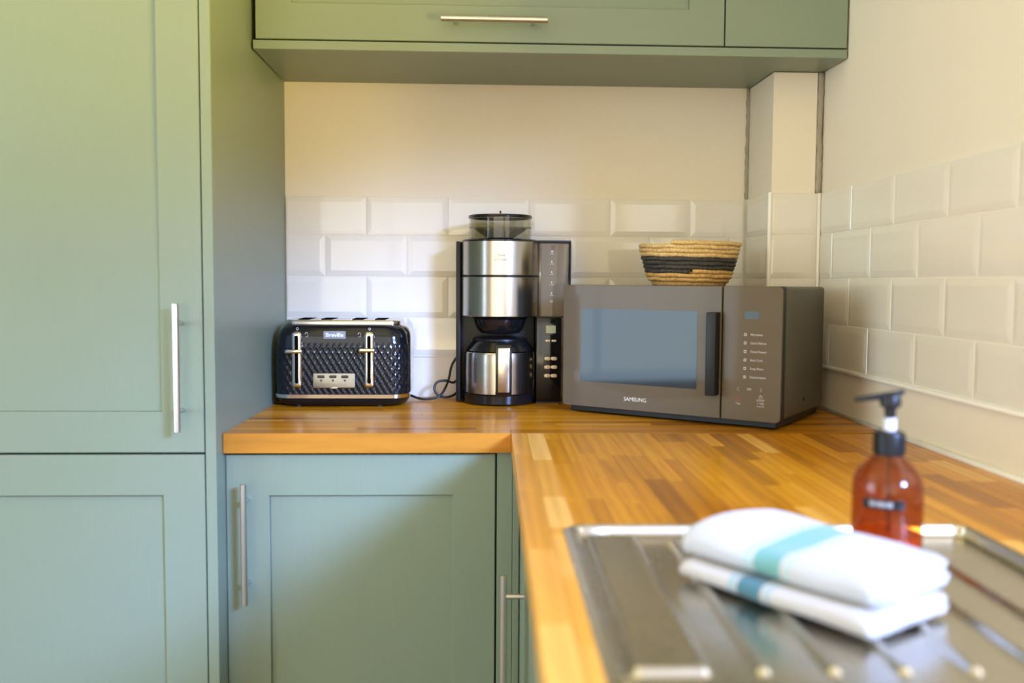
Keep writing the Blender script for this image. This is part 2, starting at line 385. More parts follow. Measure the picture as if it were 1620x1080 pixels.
b = loft([rrect(.0048, .0048, .004, 3)[:] and [(PX-.004+x, PY-.0045+y, z) for x, y in rrect(.0048, .0048, .0045, 3)] for z in (.1, .498)])
obj('corner_trim', b, SEAL, pillar, smooth=.6)
obj('corner_bead', tube([(1.0655, PY-.006, .1), (1.0655, PY-.006, .497)], .0045, 8), SEAL, pillar, smooth=True)
# white beads under the tiles and along the worktop
obj('trim_3', box(XR-.0125, XR-.0002, -1.30, -.20, .0955, .1035, .003, 2), SEAL, kind='structure', smooth=.6)
obj('trim_4', tube([(XR-.0045, -1.72, .0015), (XR-.0045, -.20, .0015)], .0062, 8), SEAL, kind='structure', smooth=True)

# ------------------------------------------------------------------ cabinets
def handle(parent, c, axis, length=.232, span=.16, out=(0, -1, 0), proud=.035):
    """bar handle: c = centre on the door face"""
    c = Vector(c); out = Vector(out); ax = Vector(axis); b = bmesh.new()
    bar = c+out*proud; R = .0062
    ends = [-length/2, -length/2+.0008, length/2-.0008, length/2]
    tube([bar+ax*e for e in ends], lambda i: R-.0008 if i in (0, 3) else R, 20, b)
    o = obj('handle', b, STEEL, parent, smooth=.6)
    for s in (-1, 1):
        obj('post', tube([c+ax*s*span/2, bar+ax*s*span/2], .0045, 14), STEEL, o, smooth=.6)
    return o
def door(parent, x0, x1, z0, z1, yf, sw=.076, th=.020, rec=.008, rails=None, face=None, name='door', M=None):
    """shaker door in XZ, front at y=yf looking to -y; frame and recessed panel"""
    b = bmesh.new(); e = .0012
    top, bot = (rails or (sw, sw))
    F = lambda xa, xb, za, zb, y: [b.verts.new(p) for p in ((xa, y, za), (xb, y, za), (xb, y, zb), (xa, y, zb))]
    R = [F(x0, x1, z0, z1, yf+th), F(x0, x1, z0, z1, yf+e), F(x0+e, x1-e, z0+e, z1-e, yf), F(x0+sw-e, x1-sw+e, z0+bot-e, z1-top+e, yf), F(x0+sw, x1-sw, z0+bot, z1-top, yf+e), F(x0+sw, x1-sw, z0+bot, z1-top, yf+rec+.003)]
    for a, d in zip(R, R[1:]):
        for i in range(4): b.faces.new((a[i], a[(i+1) % 4], d[(i+1) % 4], d[i]))
    b.faces.new(R[0]); b.faces.new(R[-1])
    o = obj(name, b, M or GREEN, parent)
    obj('door_panel', box(x0+sw+.0004, x1-sw-.0004, yf+rec, yf+rec+.0025, z0+bot+.0004, z1-top-.0004), M or GREEN, o)
    return o
YT = -.600     # tall cabinet fronts
# tall cabinet on the left
tall = root('tall_cabinet', 'full-height sage green cabinet on the left with two stacked doors', 'cabinet', (-.53, YT, ZF))
T = lambda x, y, z: (x, y, z)
def local(o_root):
    L = Vector(o_root.location)
    return L
def shift(o, r):
    """parts are modelled in world space; put them under the thing without moving them"""
    o.matrix_parent_inverse = Matrix.Identity(4)
    o.location = Vector(o.location)-Vector(r.location); return o
def part(o, r): o.parent = r; return shift(o, r)
TX0, TX1 = -.826, -.2295
part(obj('carcass', box(TX0+.002, TX1-.001, YT+.0225, YB-.002, ZF+.10, ZC-.12), GAP_SHADE), tall)
part(obj('plinth', box(TX0+.002, TX1-.001, YT+.06, YB-.04, ZF+.001, ZF+.099), GREEN), tall)
d1 = part(door(None, TX0, TX1, -.0295, 1.36, YT), tall)
handle(d1, (-.267, YT, .130), (0, 0, 1))
d2 = part(door(None, TX0, TX1, ZF+.11, -.0335, YT), tall)
# end panel (slightly out of square, as built)
panel = bmesh.new()
pv = [(-.2270, YT-.001), (-.2075, YT-.001), (-.1985, YB-.001), (-.2180, YB-.001)]
loft([[(x, y, ZF+.001) for x, y in pv], [(x, y, ZC-.12) for x, y in pv]], panel)
bmesh.ops.bevel(panel, geom=panel.edges[:], offset=.0008, segments=1, affect='EDGES')
part(obj('end_panel', panel, GREEN), tall)

# base cabinet left run
YD = -.545
base_l = root('base_cabinet', 'sage green base cabinet under the toaster with one shaker door', 'cabinet', (.05, YD, ZF))
part(obj('carcass', box(-.195, .330, YD+.0225, YB-.002, ZF+.10, -.0395), GAP_SHADE), base_l)
part(obj('plinth', box(-.195, .330, YD+.06, YB-.04, ZF+.001, ZF+.099), GREEN), base_l)
d3 = part(door(None, -.2055, .3090, ZF+.11, -.0435, YD, .082, rails=(.080, .08)), base_l)
handle(d3, (-.1645, YD, -.210), (0, 0, 1))
part(obj('corner_post', box(.3125, .3425, YD+.001, YD+.02, ZF+.11, -.0405, .0008, 1), GREEN), base_l)
part(obj('corner_post', box(.3432, .3562, YD+.001, YD+.016, ZF+.11, -.0405, .0008, 1), GREEN), base_l)

# right run, turned about a degree; u across (towards right wall), v towards the camera
RA = math.radians(1.1)
RO = Vector((.339, -.5625, 0))
base_r = root('base_cabinet', 'sage green base cabinet under the sink with door turned to the left', 'cabinet', (RO.x, RO.y, ZF), -RA)
# local frame: x = u, y = -v
FX = .018
c_ = obj('carcass', box(FX+.022, .66, -1.62, -.004, .10, -ZF-.24), GAP_SHADE, base_r)
obj('carcass_rail', box(FX+.022, .036, -1.62, -.004, -ZF-.2395, -ZF-.0395), GAP_SHADE, base_r)
obj('plinth', box(FX+.06, .60, -1.62, -.02, .001, .099), GREEN, base_r)
obj('corner_panel', box(FX, FX+.02, -.134, -.0015, .11, -ZF-.0405, .0008, 1), GREEN, base_r)
def side_door(v0, v1, hv):
    """door facing -x of the run"""
    o = door(None, 0, v1-v0, .11, -ZF-.0435, 0)
    o.parent = base_r; o.rotation_euler = (0, 0, -PI/2); o.location = (FX, -v0, 0)
    handle(o, (hv-v0, 0, -ZF-.315), (0, 0, 1))
side_door(.1375, .735, .240)
side_door(.7390, 1.335, 1.23)

# wall cupboard
ZU = .7735; YU = -.315
upper = root('wall_cupboard', 'sage green wall cupboard with lift-up shaker door above the coffee machine', 'cabinet', (.43, YU, ZU))
part(obj('bottom_board', box(-.1985, XR-.004, YU, YB-.001, ZU, ZU+.0185, .0008, 1), GREEN_H), upper)
part(obj('carcass', box(-.1975, XR-.005, YU+.0225, YB-.002, ZU+.0195, 1.36), GAP_SHADE), upper)
d4 = part(door(None, -.193, .8005, ZU+.0215, 1.30, YU, .076, M=GREEN_H), upper)
handle(d4, (.3075, YU, .8335), (1, 0, 0), .223)
part(obj('filler_panel', box(.8035, XR-.005, YU, YU+.02, ZU+.0215, 1.30, .0008, 1), GREEN), upper)

# ------------------------------------------------------------------ oak worktops, every stave a piece
TH = .038
def stave(parent, a0, a1, v0, v1, along, M=STAVE, clip=None, frame=None):
    """a across, v along the grain"""
    b = box(-(a1-a0)/2, (a1-a0)/2, -(v1-v0)/2, (v1-v0)/2, -TH, -.0004 if False else 0, .0004, 1)
    ca, cv = (a0+a1)/2, (v0+v1)/2
    if along == 'x': loc, rz = (cv, ca, 0), PI/2
    else: loc, rz = (ca, cv, 0), 0
    if clip:
        Mw = frame @ Matrix.Translation(loc) @ Matrix.Rotation(rz, 4, 'Z'); iv = Mw.inverted()
        co = iv @ clip[0]; no = (iv.to_3x3() @ clip[1]).normalized()
        g = b.verts[:]+b.edges[:]+b.faces[:]
        r = bmesh.ops.bisect_plane(b, geom=g, plane_co=co, plane_no=no, clear_outer=True)
        if not b.verts: b.free(); return
        ed = [e for e in b.edges if e.is_boundary]
        if ed: bmesh.ops.contextual_create(b, geom=ed)
    return obj('stave', b, M, parent, loc, (0, 0, rz))
wt_l = root('worktop', 'oak butcher-block worktop along the back wall under the toaster and microwave', 'worktop', (.43, -.28, 0))
XL0, XL1, DEP = -.2035, XR-.004, .5625
edgew = .044
def row_cuts(a, b_, rnd):
    c = [a]
    while c[-1] < b_-.03: c.append(c[-1]+rnd.uniform(.021, .033))
    c[-1] = b_; return c
RNDW = random.Random(21)
cuts = row_cuts(-DEP+edgew, -.002, RNDW); rows = len(cuts)-1
o = stave(None, -DEP, -DEP+edgew, -.2066+.0012, RO.x-.0002, 'x', EDGE); part(o, wt_l)
o = stave(None, -DEP, -DEP+edgew, RO.x+.0002, XL1, 'x'); part(o, wt_l)
for i in range(rows):
    y0 = cuts[i]; rw = cuts[i+1]-y0; x = -.2066+.0084*(cuts[i+1]+.5625)/.5625+.0006; first = True
    while x < XL1-.01:
        L = random.uniform(.18, .46) if not first else random.uniform(.06, .42)
        x1 = min(x+L, XL1)
        if XL1-x1 < .06: x1 = XL1
        part(stave(None, y0+.0001, y0+rw-.0001, x+.0001, x1-.0001, 'x'), wt_l); x = x1; first = False
wt_r = root('worktop', 'oak butcher-block worktop along the right wall around the steel sink', 'worktop', tuple(RO), -RA)
FR = Matrix.Translation(RO) @ Matrix.Rotation(-RA, 4, 'Z')
CLIP = (Vector((XR-.0035, 0, 0)), Vector((1, 0, 0)))
SU0, SU1, SV0, SV1 = .045, .532, .672, 1.56     # sink cut-out
VEND = 1.72; cuts = row_cuts(0, .775, RNDW)
for a0, a1 in zip(cuts, cuts[1:]):
    v = .0008; first = True
    while v < VEND-.01:
        v1 = min(v+(random.uniform(.12, .34) if not first else random.uniform(.05, .28)), VEND)
        if VEND-v1 < .05: v1 = VEND
        # keep clear of the sink
        pieces = [(a0, a1, v, v1)]
        inU = a1 > SU0+.006 and a0 < SU1-.006
        if inU:
            pieces = []
            if v < SV0+.006: pieces.append((a0, a1, v, min(v1, SV0+.006)))
            if v1 > SV1-.006: pieces.append((a0, a1, max(v, SV1-.006), v1))
            if v1 > SV0+.006 and v < SV1-.006:
                m0, m1 = max(v, SV0+.006), min(v1, SV1-.006)
                if a0 < SU0+.006: pieces.append((a0, SU0+.006, m0, m1))
                if a1 > SU1-.006: pieces.append((SU1-.006, a1, m0, m1))
        for q in pieces:
            if q[3]-q[2] < .012 or q[1]-q[0] < .003: continue
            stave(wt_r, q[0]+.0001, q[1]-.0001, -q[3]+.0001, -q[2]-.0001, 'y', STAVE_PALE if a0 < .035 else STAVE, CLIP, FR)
        v = v1; first = False

# ------------------------------------------------------------------ sink
sink = root('sink', 'stainless steel inset sink with ribbed drainer in the right-hand worktop', 'sink', tuple(FR @ Vector((SU0, -SV0, 0))), -RA)
SW, SD = SU1-SU0, SV1-SV0
def sm(a, b_, x):
    t = max(0, min(1, (x-a)/(b_-a))); return t*t*(3-2*t)
def rdist(u, v, u0, u1, v0, v1, r):
    """signed inside distance to a rounded rectangle"""
    qx = abs(u-(u0+u1)/2)-((u1-u0)/2-r); qy = abs(v-(v0+v1)/2)-((v1-v0)/2-r)
    return -(math.hypot(max(qx, 0), max(qy, 0))+min(max(qx, qy), 0)-r)
VB0 = .46     # bowl starts
def sink_z(u, v):
    e = rdist(u, v, 0, SW, 0, SD, .022)
    z = .0026-.0026*(1-sm(0, .006, e))
    d = rdist(u, v, .010, SW-.010, .010, VB0-.012, .016)
    z -= .0110*sm(0, .0130-.0070*sm(.02, .06, u), d)
    z += .0020*math.exp(-(d/.0036)**2)          # rolled bead along the inner rim
    if d > .0058:
        p = rdist(u, v, .0205, .085, .030, .405, .008); z += .0062*sm(0, .0072, p)+.0012*math.exp(-((p-.0055)/.0030)**2)
        for k in range(6):
            uc = .124+.0545*k
            q = rdist(u, v, uc-.0070, uc+.0070, .040, .402, .0069); z += .0052*sm(0, .0050, q)
    bw = rdist(u, v, .045, SW-.045, VB0, SD-.045, .05)
    if bw > 0: z -= .15*sm(0, .05, bw)**.8
    return z
b = bmesh.new(); nu, nv = 320, 580; G = []
for j in range(nv+1):
    v = SD*j/nv; row = []
    for i in range(nu+1):
        u = SW*i/nu
        # round the outer corners
        r = .022; cu = min(max(u, r), SW-r); cv = min(max(v, r), SD-r); dx, dy = u-cu, v-cv; L = math.hypot(dx, dy)
        mx_ = max(abs(dx), abs(dy))
        if dx and dy and L > 0: dx, dy = dx*mx_/L, dy*mx_/L
        uu, vv = cu+dx, cv+dy
        row.append(b.verts.new((uu, -vv, sink_z(uu, vv))))
    G.append(row)
for j in range(nv):
    for i in range(nu): b.faces.new((G[j][i], G[j+1][i], G[j+1][i+1], G[j][i+1]))
drainer = obj('drainer', b, SINKSTEEL, sink, smooth=True)
obj('waste_strainer', lathe([(.0, -.1465), (.034, -.1465), (.040, -.1475), (.0405, -.1490)], 32, cap=False, c=(SW/2, -(VB0+SD-.045)/2)), CHROME, sink, smooth=True)

# ------------------------------------------------------------------ toaster
TO = Vector((-.0355, -.108, 0))
toaster = root('toaster', 'black four-slice toaster with quilted front and chrome trim beside the tall cabinet', 'toaster', tuple(TO))
HX, FY, BYK = .155, -.098, .098
def arc_front(hx, fy, rc, yb, ns, na, nb):
    """open outline, left side back -> front -> right side back; returns points, normals, arclength"""
    P = []
    for i in range(nb): P.append((-hx, yb+(fy+rc-yb)*i/nb, -1, 0))
    for i in range(na): a = PI+PI/2*i/na; P.append((-hx+rc+rc*math.cos(a), fy+rc+rc*math.sin(a), math.cos(a), math.sin(a)))
    for i in range(ns+1): P.append((-hx+rc+2*(hx-rc)*i/ns, fy, 0, -1))
    for i in range(1, na+1): a = 3*PI/2+PI/2*i/na; P.append((hx-rc+rc*math.cos(a), fy+rc+rc*math.sin(a), math.cos(a), math.sin(a)))
    for i in range(1, nb+1): P.append((hx, fy+rc+(yb-fy-rc)*i/nb, 1, 0))
    return P
def quilt(s, z):
    px, pz = .0069, .0118
    a = (s/px+z/pz)/2*2; c = (s/px-z/pz)/2*2
    f = abs(math.sin(PI*a/2))*abs(math.sin(PI*c/2))
    fade = sm(.150, .138, z) if False else (1-sm(.136, .152, z))
    return .0017*(1-min(1, 1.15*f)**.7)*fade
b = bmesh.new(); G = []; Z0, Z1 = .031, .1885; NZ = 124; RT = .030
for j in range(NZ+1):
    t = j/NZ; z = Z0+(Z1-Z0)*t
    off = 0 if z < Z1-RT else .020*(1-math.sqrt(max(0, 1-((z-(Z1-RT))/RT)**2)))
    off += .0022*((z-.10)/.08)**2 + .003*sm(.12, .185, z)
    P = arc_front(HX-.0035-off, FY+off, .040, -.052, 170, 40, 6)
    s = -sum(math.dist(P[k][:2], P[k+1][:2]) for k in range(len(P)-1))/2; row = []
    for k, (x, y, nx, ny) in enumerate(P):
        if k: s += math.dist(P[k-1][:2], P[k][:2])
        d = quilt(s, z)-.0006
        row.append(b.verts.new((x+nx*d, y+ny*d, z)))
    G.append(row)
for a, d in zip(G, G[1:]):
    for k in range(len(a)-1): b.faces.new((a[k], a[k+1], d[k+1], d[k]))
b.faces.new(G[-1]); b.faces.new(G[0][::-1])
n_ = len(G[0])-1
b.faces.new([G[j][0] for j in range(NZ+1)]+[G[j][n_] for j in range(NZ, -1, -1)])
fascia = lab(obj('front_shell', b, LACQUER, toaster, smooth=.9), 'black lacquered front shell with diamond quilting')
# chrome body behind it
rings = []
for j in range(15):
    t = j/14; z = .031+.160*t
    off = .0004+(0 if z < .158 else .026*(1-math.sqrt(max(0, 1-((z-.158)/.0335)**2))))
    rings.append([(x, y+.022, z) for x, y in rrect(HX-off, .075-off*.6, .030, 10)])
lab(obj('body', loft(rings), CHROME_SOFT, toaster, smooth=.7), 'bright metal body behind the black front')
b = loft([[(x, y, z) for x, y in rrect(HX-i_, .0975-i_, .042, 10)] for z, i_ in ((.0205, .0030), (.0215, .0012), (.030, .0006), (.0308, .0025))])
lab(obj('base_band', b, CHROME, toaster, smooth=.6), 'chrome band round the foot of the toaster')
b = loft([[(x, y, z) for x, y in rrect(HX-i_, .0975-i_, .045, 10)] for z, i_ in ((.003, .020), (.0045, .014), (.012, .006), (.0204, .002))])
obj('base', b, BLACK, toaster, smooth=.6)
for x in (-.11, .075):
    for y in (-.07, .065): obj('foot', lathe([(.008, .0002), (.009, .001), (.009, .0045)], 16, c=(x+.01, y)), RUBBER, toaster, smooth=.6)
b = loft([[(x, y+.012, z) for x, y in rrect(.132-i_, .074-i_, .022, 8)] for z, i_ in ((.184, .002), (.1935, 0), (.1965, .0012), (.198, .004))])
top = lab(obj('top_plate', b, CHROME_SOFT, toaster, smooth=.7), 'chrome top plate around the bread slots')
for x in (-.092, -.040, .032, .084):
    b = plate(.0075, .062, .004, .1978, .1986); bmesh.ops.rotate(b, verts=b.verts, cent=(0, 0, 0), matrix=Matrix.Rotation(PI/2, 3, 'X'))
    # standing plate laid flat: build as flat box instead
    b.free(); b = box(x-.012, x+.012, -.045, .072, .1972, .1988, .0006, 1)
    o = obj('bread_slot', b, VOID, top)
    obj('slot_rim', box(x-.014, x-.012, -.045, .072, .1972, .2006, .0004, 1), CHROME, o)
YF0 = FY-.0021
def on_front(z): return YF0+.0022*((z-.10)/.08)**2+.003*sm(.12, .185, z)
for x, zl in ((-.0975, .1295), (.0655, .1322)):
    zc, hz = .1095, .0635
    b = plate(.0118, hz, .008, YF0-.0052, YF0+.006, x, zc, 6, None, .0062)
    tr = lab(obj('lever_track', b, CHROME, toaster, smooth=.6), 'chrome lever track')
    obj('track_slot', plate(.0042, hz-.009, .004, YF0-.0056, YF0-.0040, x, zc+.001, 5), VOID, tr)
    b = box(x-.0250+.006, x+.0180-.006, YF0-.019, YF0-.0058, zl-.0050, zl+.0050, .0040, 3)
    bmesh.ops.scale(b, vec=(1.25, 1, 1), verts=b.verts, space=Matrix.Translation((-x, 0, 0)))
    lab(obj('lever', b, CHROME, toaster, smooth=.7), 'chrome toast lever')
pl = lab(obj('control_plate', plate(.0480, .0172, .004, YF0-.0042, YF0+.006, -.0140, .0625, 5, None, .0014), PLATE, toaster, smooth=.6), 'brushed chrome plate with three buttons')
for k in range(3):
    obj('button', plate(.0083, .0032, .0030, YF0-.0058, YF0-.0042, -.0430+.0268*k, .0718, 5, None, .0006), BLACK_GLOSS, pl, smooth=.6)
    obj('button_mark', plate(.0022, .0022, .0006, YF0-.0045, YF0-.0042, -.0430+.0268*k, .0630, 2), DARKPRINT, pl)
b = bmesh.new()
for k in range(13): box(-.0410+.0045*k-.0003, -.0410+.0045*k+.0003, YF0-.0044, YF0-.0042, .0520, .0520+(.005 if k % 3 == 0 else .0034), 0, 1, b)
obj('scale_marks', b, DARKPRINT, pl, kind='stuff')
obj('browning_slider', box(-.0220, -.0060, YF0-.0085, YF0-.0042, .0444, .0478, .0012, 2), CHROME, pl, smooth=.7)
zb = .1655; yb_ = on_front(zb)+.0028
bd = lab(obj('badge', plate(.0252, .0088, .002, yb_-.0014, yb_+.006, -.0135, zb, 4, None, .0006), BADGE, toaster, smooth=.6), 'grey name badge with white lettering')
text('Breville', .0125, WHITEPRINT, bd, (-.0135, yb_-.0016, zb), xs=1.06, bold=.00035)
def ring_icon(parent, x, z, r, y, M=WHITEPRINT, a0=0, a1=2*PI, tail=None, name='icon'):
    pts = [(x+r*math.cos(a0+(a1-a0)*i/20), y, z+r*math.sin(a0+(a1-a0)*i/20)) for i in range(21)]
    b = tube(pts, .00042, 5)
    if tail: tube(tail, .00042, 5, b)
    return obj(name, b, M, parent)
for x in (-.0975, .0655):
    y = on_front(.178)+.0046; ring_icon(fascia, x, .1795, .0024, y-.0012, tail=[(x-.001, y-.0012, .1762), (x+.001, y-.0012, .1762)])
for x, s in ((-.0765, 1), (.0425, -1)):
    y = on_front(.168)+.0018; ring_icon(fascia, x, .1685, .0026, y-.001, a0=-.3, a1=PI*1.15, tail=[(x-.0022, y-.001, .1615), (x+.0032, y-.001, .1615), (x+.0032, y-.001, .1665)])
cord = spline([(.130, .060, .018), (.150, .050, .010), (.176, .030, .0046), (.205, .028, .006), (.225, .036, .016), (.240, .066, .045), (.250, .088, .085), (.276, .0985, .118)], 12)
lab(obj('power_cord', tube(cord, .0030, 10), RUBBER, toaster, smooth=True), 'black rubber power cord')

# ------------------------------------------------------------------ coffee machine
CM = Vector((.3290, -.100, 0))
coffee = root('coffee_machine', 'steel and black filter coffee machine with grinder hopper between toaster and microwave', 'coffee machine', tuple(CM))
def half_round(r, yb, n=30, ext=0):
    """D-shaped outline: round front, flat back at y=yb"""
    a0 = math.asin(min(1, max(-1, 0)));  pts = []
    for i in range(n+1): a = PI+PI*i/n; pts.append((r*math.cos(a), r*math.sin(a)))
    pts += [(r, yb), (-r, yb)]; return pts
lift = lambda o, z: [(x, y, z) for x, y in o]
DR = .0925
base_ = loft([lift(half_round(.0885-i_, .085), z) for z, i_ in ((.003, .003), (.005, .0005), (.024, 0), (.027, .0025))])
obj('base', base_, BLACK_GLOSS, coffee, smooth=.6)
obj('foot', lathe([(.008, .0002), (.0085, .003)], 14, c=(-.05, -.055)), RUBBER, coffee)
obj('foot', lathe([(.008, .0002), (.0085, .003)], 14, c=(.05, -.055)), RUBBER, coffee)
obj('back_housing', box(-.1045, .0850, .012, .084, .0035, .3835, .004, 2), BLACK, coffee, smooth=.6)
obj('side_cheek', box(-.1045, -.0935, -.012, .0118, .0035, .3835, .002, 2), BLACK, coffee, smooth=.6)
def drumpart(name, z0, z1, M, r=DR, e=.0012):
    return obj(name, loft([lift(half_round(r-i_, .0115), z) for z, i_ in ((z0, e), (z0+e, 0), (z1-e, 0), (z1, e))]), M, coffee, smooth=.6)
lower = lab(drumpart('lower_drum', .2075, .2995, DRUM), 'brushed steel filter drum')
drumpart('drum_seam', .2990, .3040, BLACK, DR-.0018)
upper_d = lab(drumpart('upper_drum', .3035, .3825, DRUM), 'brushed steel grinder drum')
obj('top_rim', loft([lift(half_round(DR-i_, .0915), z) for z, i_ in ((.3822, .0005), (.3850, .0005), (.3875, .004), (.3878, .02))]), BLACK_GLOSS, coffee, smooth=.6)
obj('brew_head', lathe([(.030, .1660), (.046, .1680), (.054, .1760), (.060, .1900), (.062, .2000), (.070, .2072)], 40, c=(0, -.018)), BLACK_GLOSS, coffee, smooth=.5)
# hopper
hop = obj('bean_hopper', lathe([(.0715, .3880), (.0735, .3900), (.0735, .4370), (.0700, .4370), (.0690, .3900)], 56, cap=False, c=(0, -.008)), CLEAR, coffee, smooth=.7)
obj('hopper_band', lathe([(.0690, .4150), (.0740, .4150), (.0740, .4165), (.0690, .4165)], 56, cap=False, c=(0, -.008)), SMOKE, hop, smooth=.6)
obj('hopper_funnel', lathe([(.018, .3885), (.030, .3910), (.056, .4080), (.0640, .4150)], 48, cap=False, c=(0, -.008)), SMOKE, hop, smooth=.6)
b = lathe([(.004, .389), (.004, .4015), (.0048, .403)], 12, c=(.006, -.075)); box(.0045, .0075, -.0795, -.0755, .389, .402, 0, 1, b)
obj('grind_selector', b, BLACK_GLOSS, hop, smooth=.6)
hl = obj('hopper_lid', lathe([(.0690, .4372), (.0755, .4372), (.0762, .4400), (.0750, .4440), (.0690, .4450), (.0690, .4372)], 56, cap=False, c=(0, -.008)), BLACK_GLOSS, coffee, smooth=.5)
obj('lid_knob', lathe([(.0022, .4463), (.0018, .452), (.0024, .4545), (.0012, .4560)], 10, c=(0, -.008)), BLACK_GLOSS, hl, smooth=.7)
obj('lid_window', lathe([(.0690, .4420), (.0300, .4440), (.0005, .4450)], 48, cap=False, c=(0, -.008)), TANKM, hl, smooth=True)
# logo on the drum, wrapped round the curve
def wrapped(s, size, z, M, parent, bold=0, r=DR, xs=1, a0=0):
    o = text(s, size, M, parent, (0, 0, 0), bold=bold, xs=1); o['wrap'] = [z, r, xs, a0]; return o
wrapped('Melitta', .0062, .3490, DARKPRINT, upper_d, 0, xs=.95)
wrapped('AROMAFRESH', .0046, .3385, DARKPRINT, upper_d, 0, xs=1.15)
b = bmesh.new()
for z in (.3443, .3540):
    tube([(DR*1.001*math.sin(a), -DR*1.001*math.cos(a), z) for a in [(-.165+.33*i/14) for i in range(15)]], .00022, 4, b)
for a in (-.165, .165): tube([(DR*1.001*math.sin(a), -DR*1.001*math.cos(a), z) for z in (.3443, .3540)], .00022, 4, b)
obj('logo_frame', b, DARKPRINT, upper_d)
# water tank and control column on the right
CX0, CX1, CY = .0865, .1465, -.0260
col = obj('control_column', box(CX0-.001, CX1, CY, .090, .0035, .2040, .003, 2), BLACK_GLOSS, coffee, smooth=.6)
obj('column_foot', box(CX0, CX1-.002, CY+.002, .088, .0003, .0034), RUBBER, coffee)
tk = [(-.0, .0), (1, .0)]
b = bmesh.new()
rings = []
for z, w1 in ((.2075, .1560), (.2090, .1575), (.3780, .1660), (.3795, .1655)):
    hx = (w1-CX0-.0035)/2; rings.append([(CX0+.0035+hx+x, .032+y, z) for x, y in rrect(hx, .058, .010, 6)])
tank = lab(obj('water_tank', loft(rings, b), TANKM, coffee, smooth=.6), 'smoky translucent water tank with cup marks')
obj('tank_lid', box(CX0, .1675, CY-.001, .091, .3797, .3865, .002, 2), BLACK, coffee, smooth=.6)
obj('tank_frame', box(.1640, .1672, CY-.001, .006, .2085, .3797, .0006, 1), BLACK, coffee)
obj('tank_seat', box(CX0-.001, .1560, CY-.001, .090, .2040, .2072), BLACK, coffee)
obj('tank_pipe', tube([(CX0+.008, CY+.012, .210), (CX0+.008, CY+.012, .378)], .0035, 10), CHROME_SOFT, tank, smooth=True)
for s, y in (('10', .359), ('8', .335), ('6', .311), ('4', .2865), ('2', .2610)):
    text(s, .0062, WHITEPRINT, tank, (.1215, CY-.0006, y+.001), bold=.0001)
    obj('level_line', box(.1165, .1265, CY-.0006, CY-.0003, y-.0045, y-.0040), WHITEPRINT, tank)
ring_icon(tank, .1215, .2430, .0027, CY-.0007, a0=PI*.95, a1=PI*2.2, tail=[(.1187, CY-.0007, .2445), (.1245, CY-.0007, .2445)], name='cup_icon')
ring_icon(tank, .1245, .3705, .0042, CY-.0007, M=DARKPRINT, tail=[(.1225, CY-.0007, .3722), (.1245, CY-.0007, .3700), (.1268, CY-.0007, .3715)], name='clock_icon')
zq = lambda py: .2879-(py-447)/1462*2.19
lc = obj('lcd_bezel', plate(.0150, .0130, .003, CY-.0012, CY+.001, .1200, .1770, 4), BLACK_GLOSS, col, smooth=.6)
lab(obj('lcd', plate(.0115, .0090, .001, CY-.0018, CY-.0008, .1205, .1765, 3), LCD, col), 'pale grey clock display')
for cx in (.1135, .1280): obj('button', plate(.0058, .0024, .0022, CY-.0028, CY-.0001, cx, .1495, 4, None, .0006), CREAMBTN, col, smooth=.6)
for z in (.1070, .0865, .0660):
    for cx in (.1128, .1285): obj('button', plate(.0075, .0042, .0038, CY-.0034, CY-.0001, cx, z, 5, None, .0009), CREAMBTN, col, smooth=.6)
for z in (.0865, .0660): obj('button_mark', plate(.0012, .0012, .0011, CY-.0037, CY-.0034, .1140, z, 3), DARKPRINT, col)
cord = spline([(-.098, .075, .050), (-.112, .060, .040), (-.130, .050, .046), (-.150, .045, .043), (-.158, .042, .028), (-.150, .040, .012), (-.130, .040, .006), (-.112, .050, .010), (-.100, .065, .018)], 12)
lab(obj('power_cord', tube(cord, .0030, 10), RUBBER, coffee, smooth=True), 'black rubber power cord')
# carafe (lifts out)
CF = Vector((.3290, -.1105, .0275))
carafe = root('thermal_carafe', 'steel thermal coffee jug with black lid standing in the coffee machine', 'jug', tuple(CF))
lab(obj('jug_body', lathe([(.0820, .0002), (.0845, .0010), (.0845, .0720), (.0840, .0925), (.0825, .0965), (.075, .0975)], 56), DRUM, carafe, smooth=.5), 'brushed steel jug body')
lab(obj('jug_shoulder', lathe([(.0780, .0976), (.0810, .0990), (.0750, .1080), (.0680, .1180), (.0650, .1215)], 56), BLACK_GLOSS, carafe, smooth=.5), 'black shoulder and lid')
obj('jug_lid', lathe([(.0640, .1217), (.0650, .1230), (.0640, .1270), (.0560, .1300), (.030, .1310)], 48), BLACK, carafe, smooth=.5)
hb = bmesh.new()
hp = [(-.070, .1180), (-.098, .1190), (-.1070, .1140), (-.1090, .1060), (-.1090, .0150), (-.1070, .0080), (-.1000, .0040), (-.0830, .0040)]
rings = []
for i, (y, z) in enumerate(hp):
    a = Vector(hp[min(i+1, len(hp)-1)])-Vector(hp[max(i-1, 0)]); n2 = Vector((-a.y, a.x)).normalized()*.0055
    rings.append([(.006-.0185, y+n2.x, z+n2.y), (.006+.0185, y+n2.x, z+n2.y), (.006+.0185, y-n2.x, z-n2.y), (.006-.0185, y-n2.x, z-n2.y)])
loft(rings, hb); bmesh.ops.bevel(hb, geom=hb.edges[:], offset=.0012, segments=1, affect='EDGES')
jh = obj('jug_handle', hb, BLACK_GLOSS, carafe, smooth=.6)
lab(obj('handle_strip', box(.006-.0130, .006+.0130, -.1162, -.1140, .0100, .1110, .0008, 2), DRUM, jh, smooth=.6), 'brushed steel strip on the jug handle')

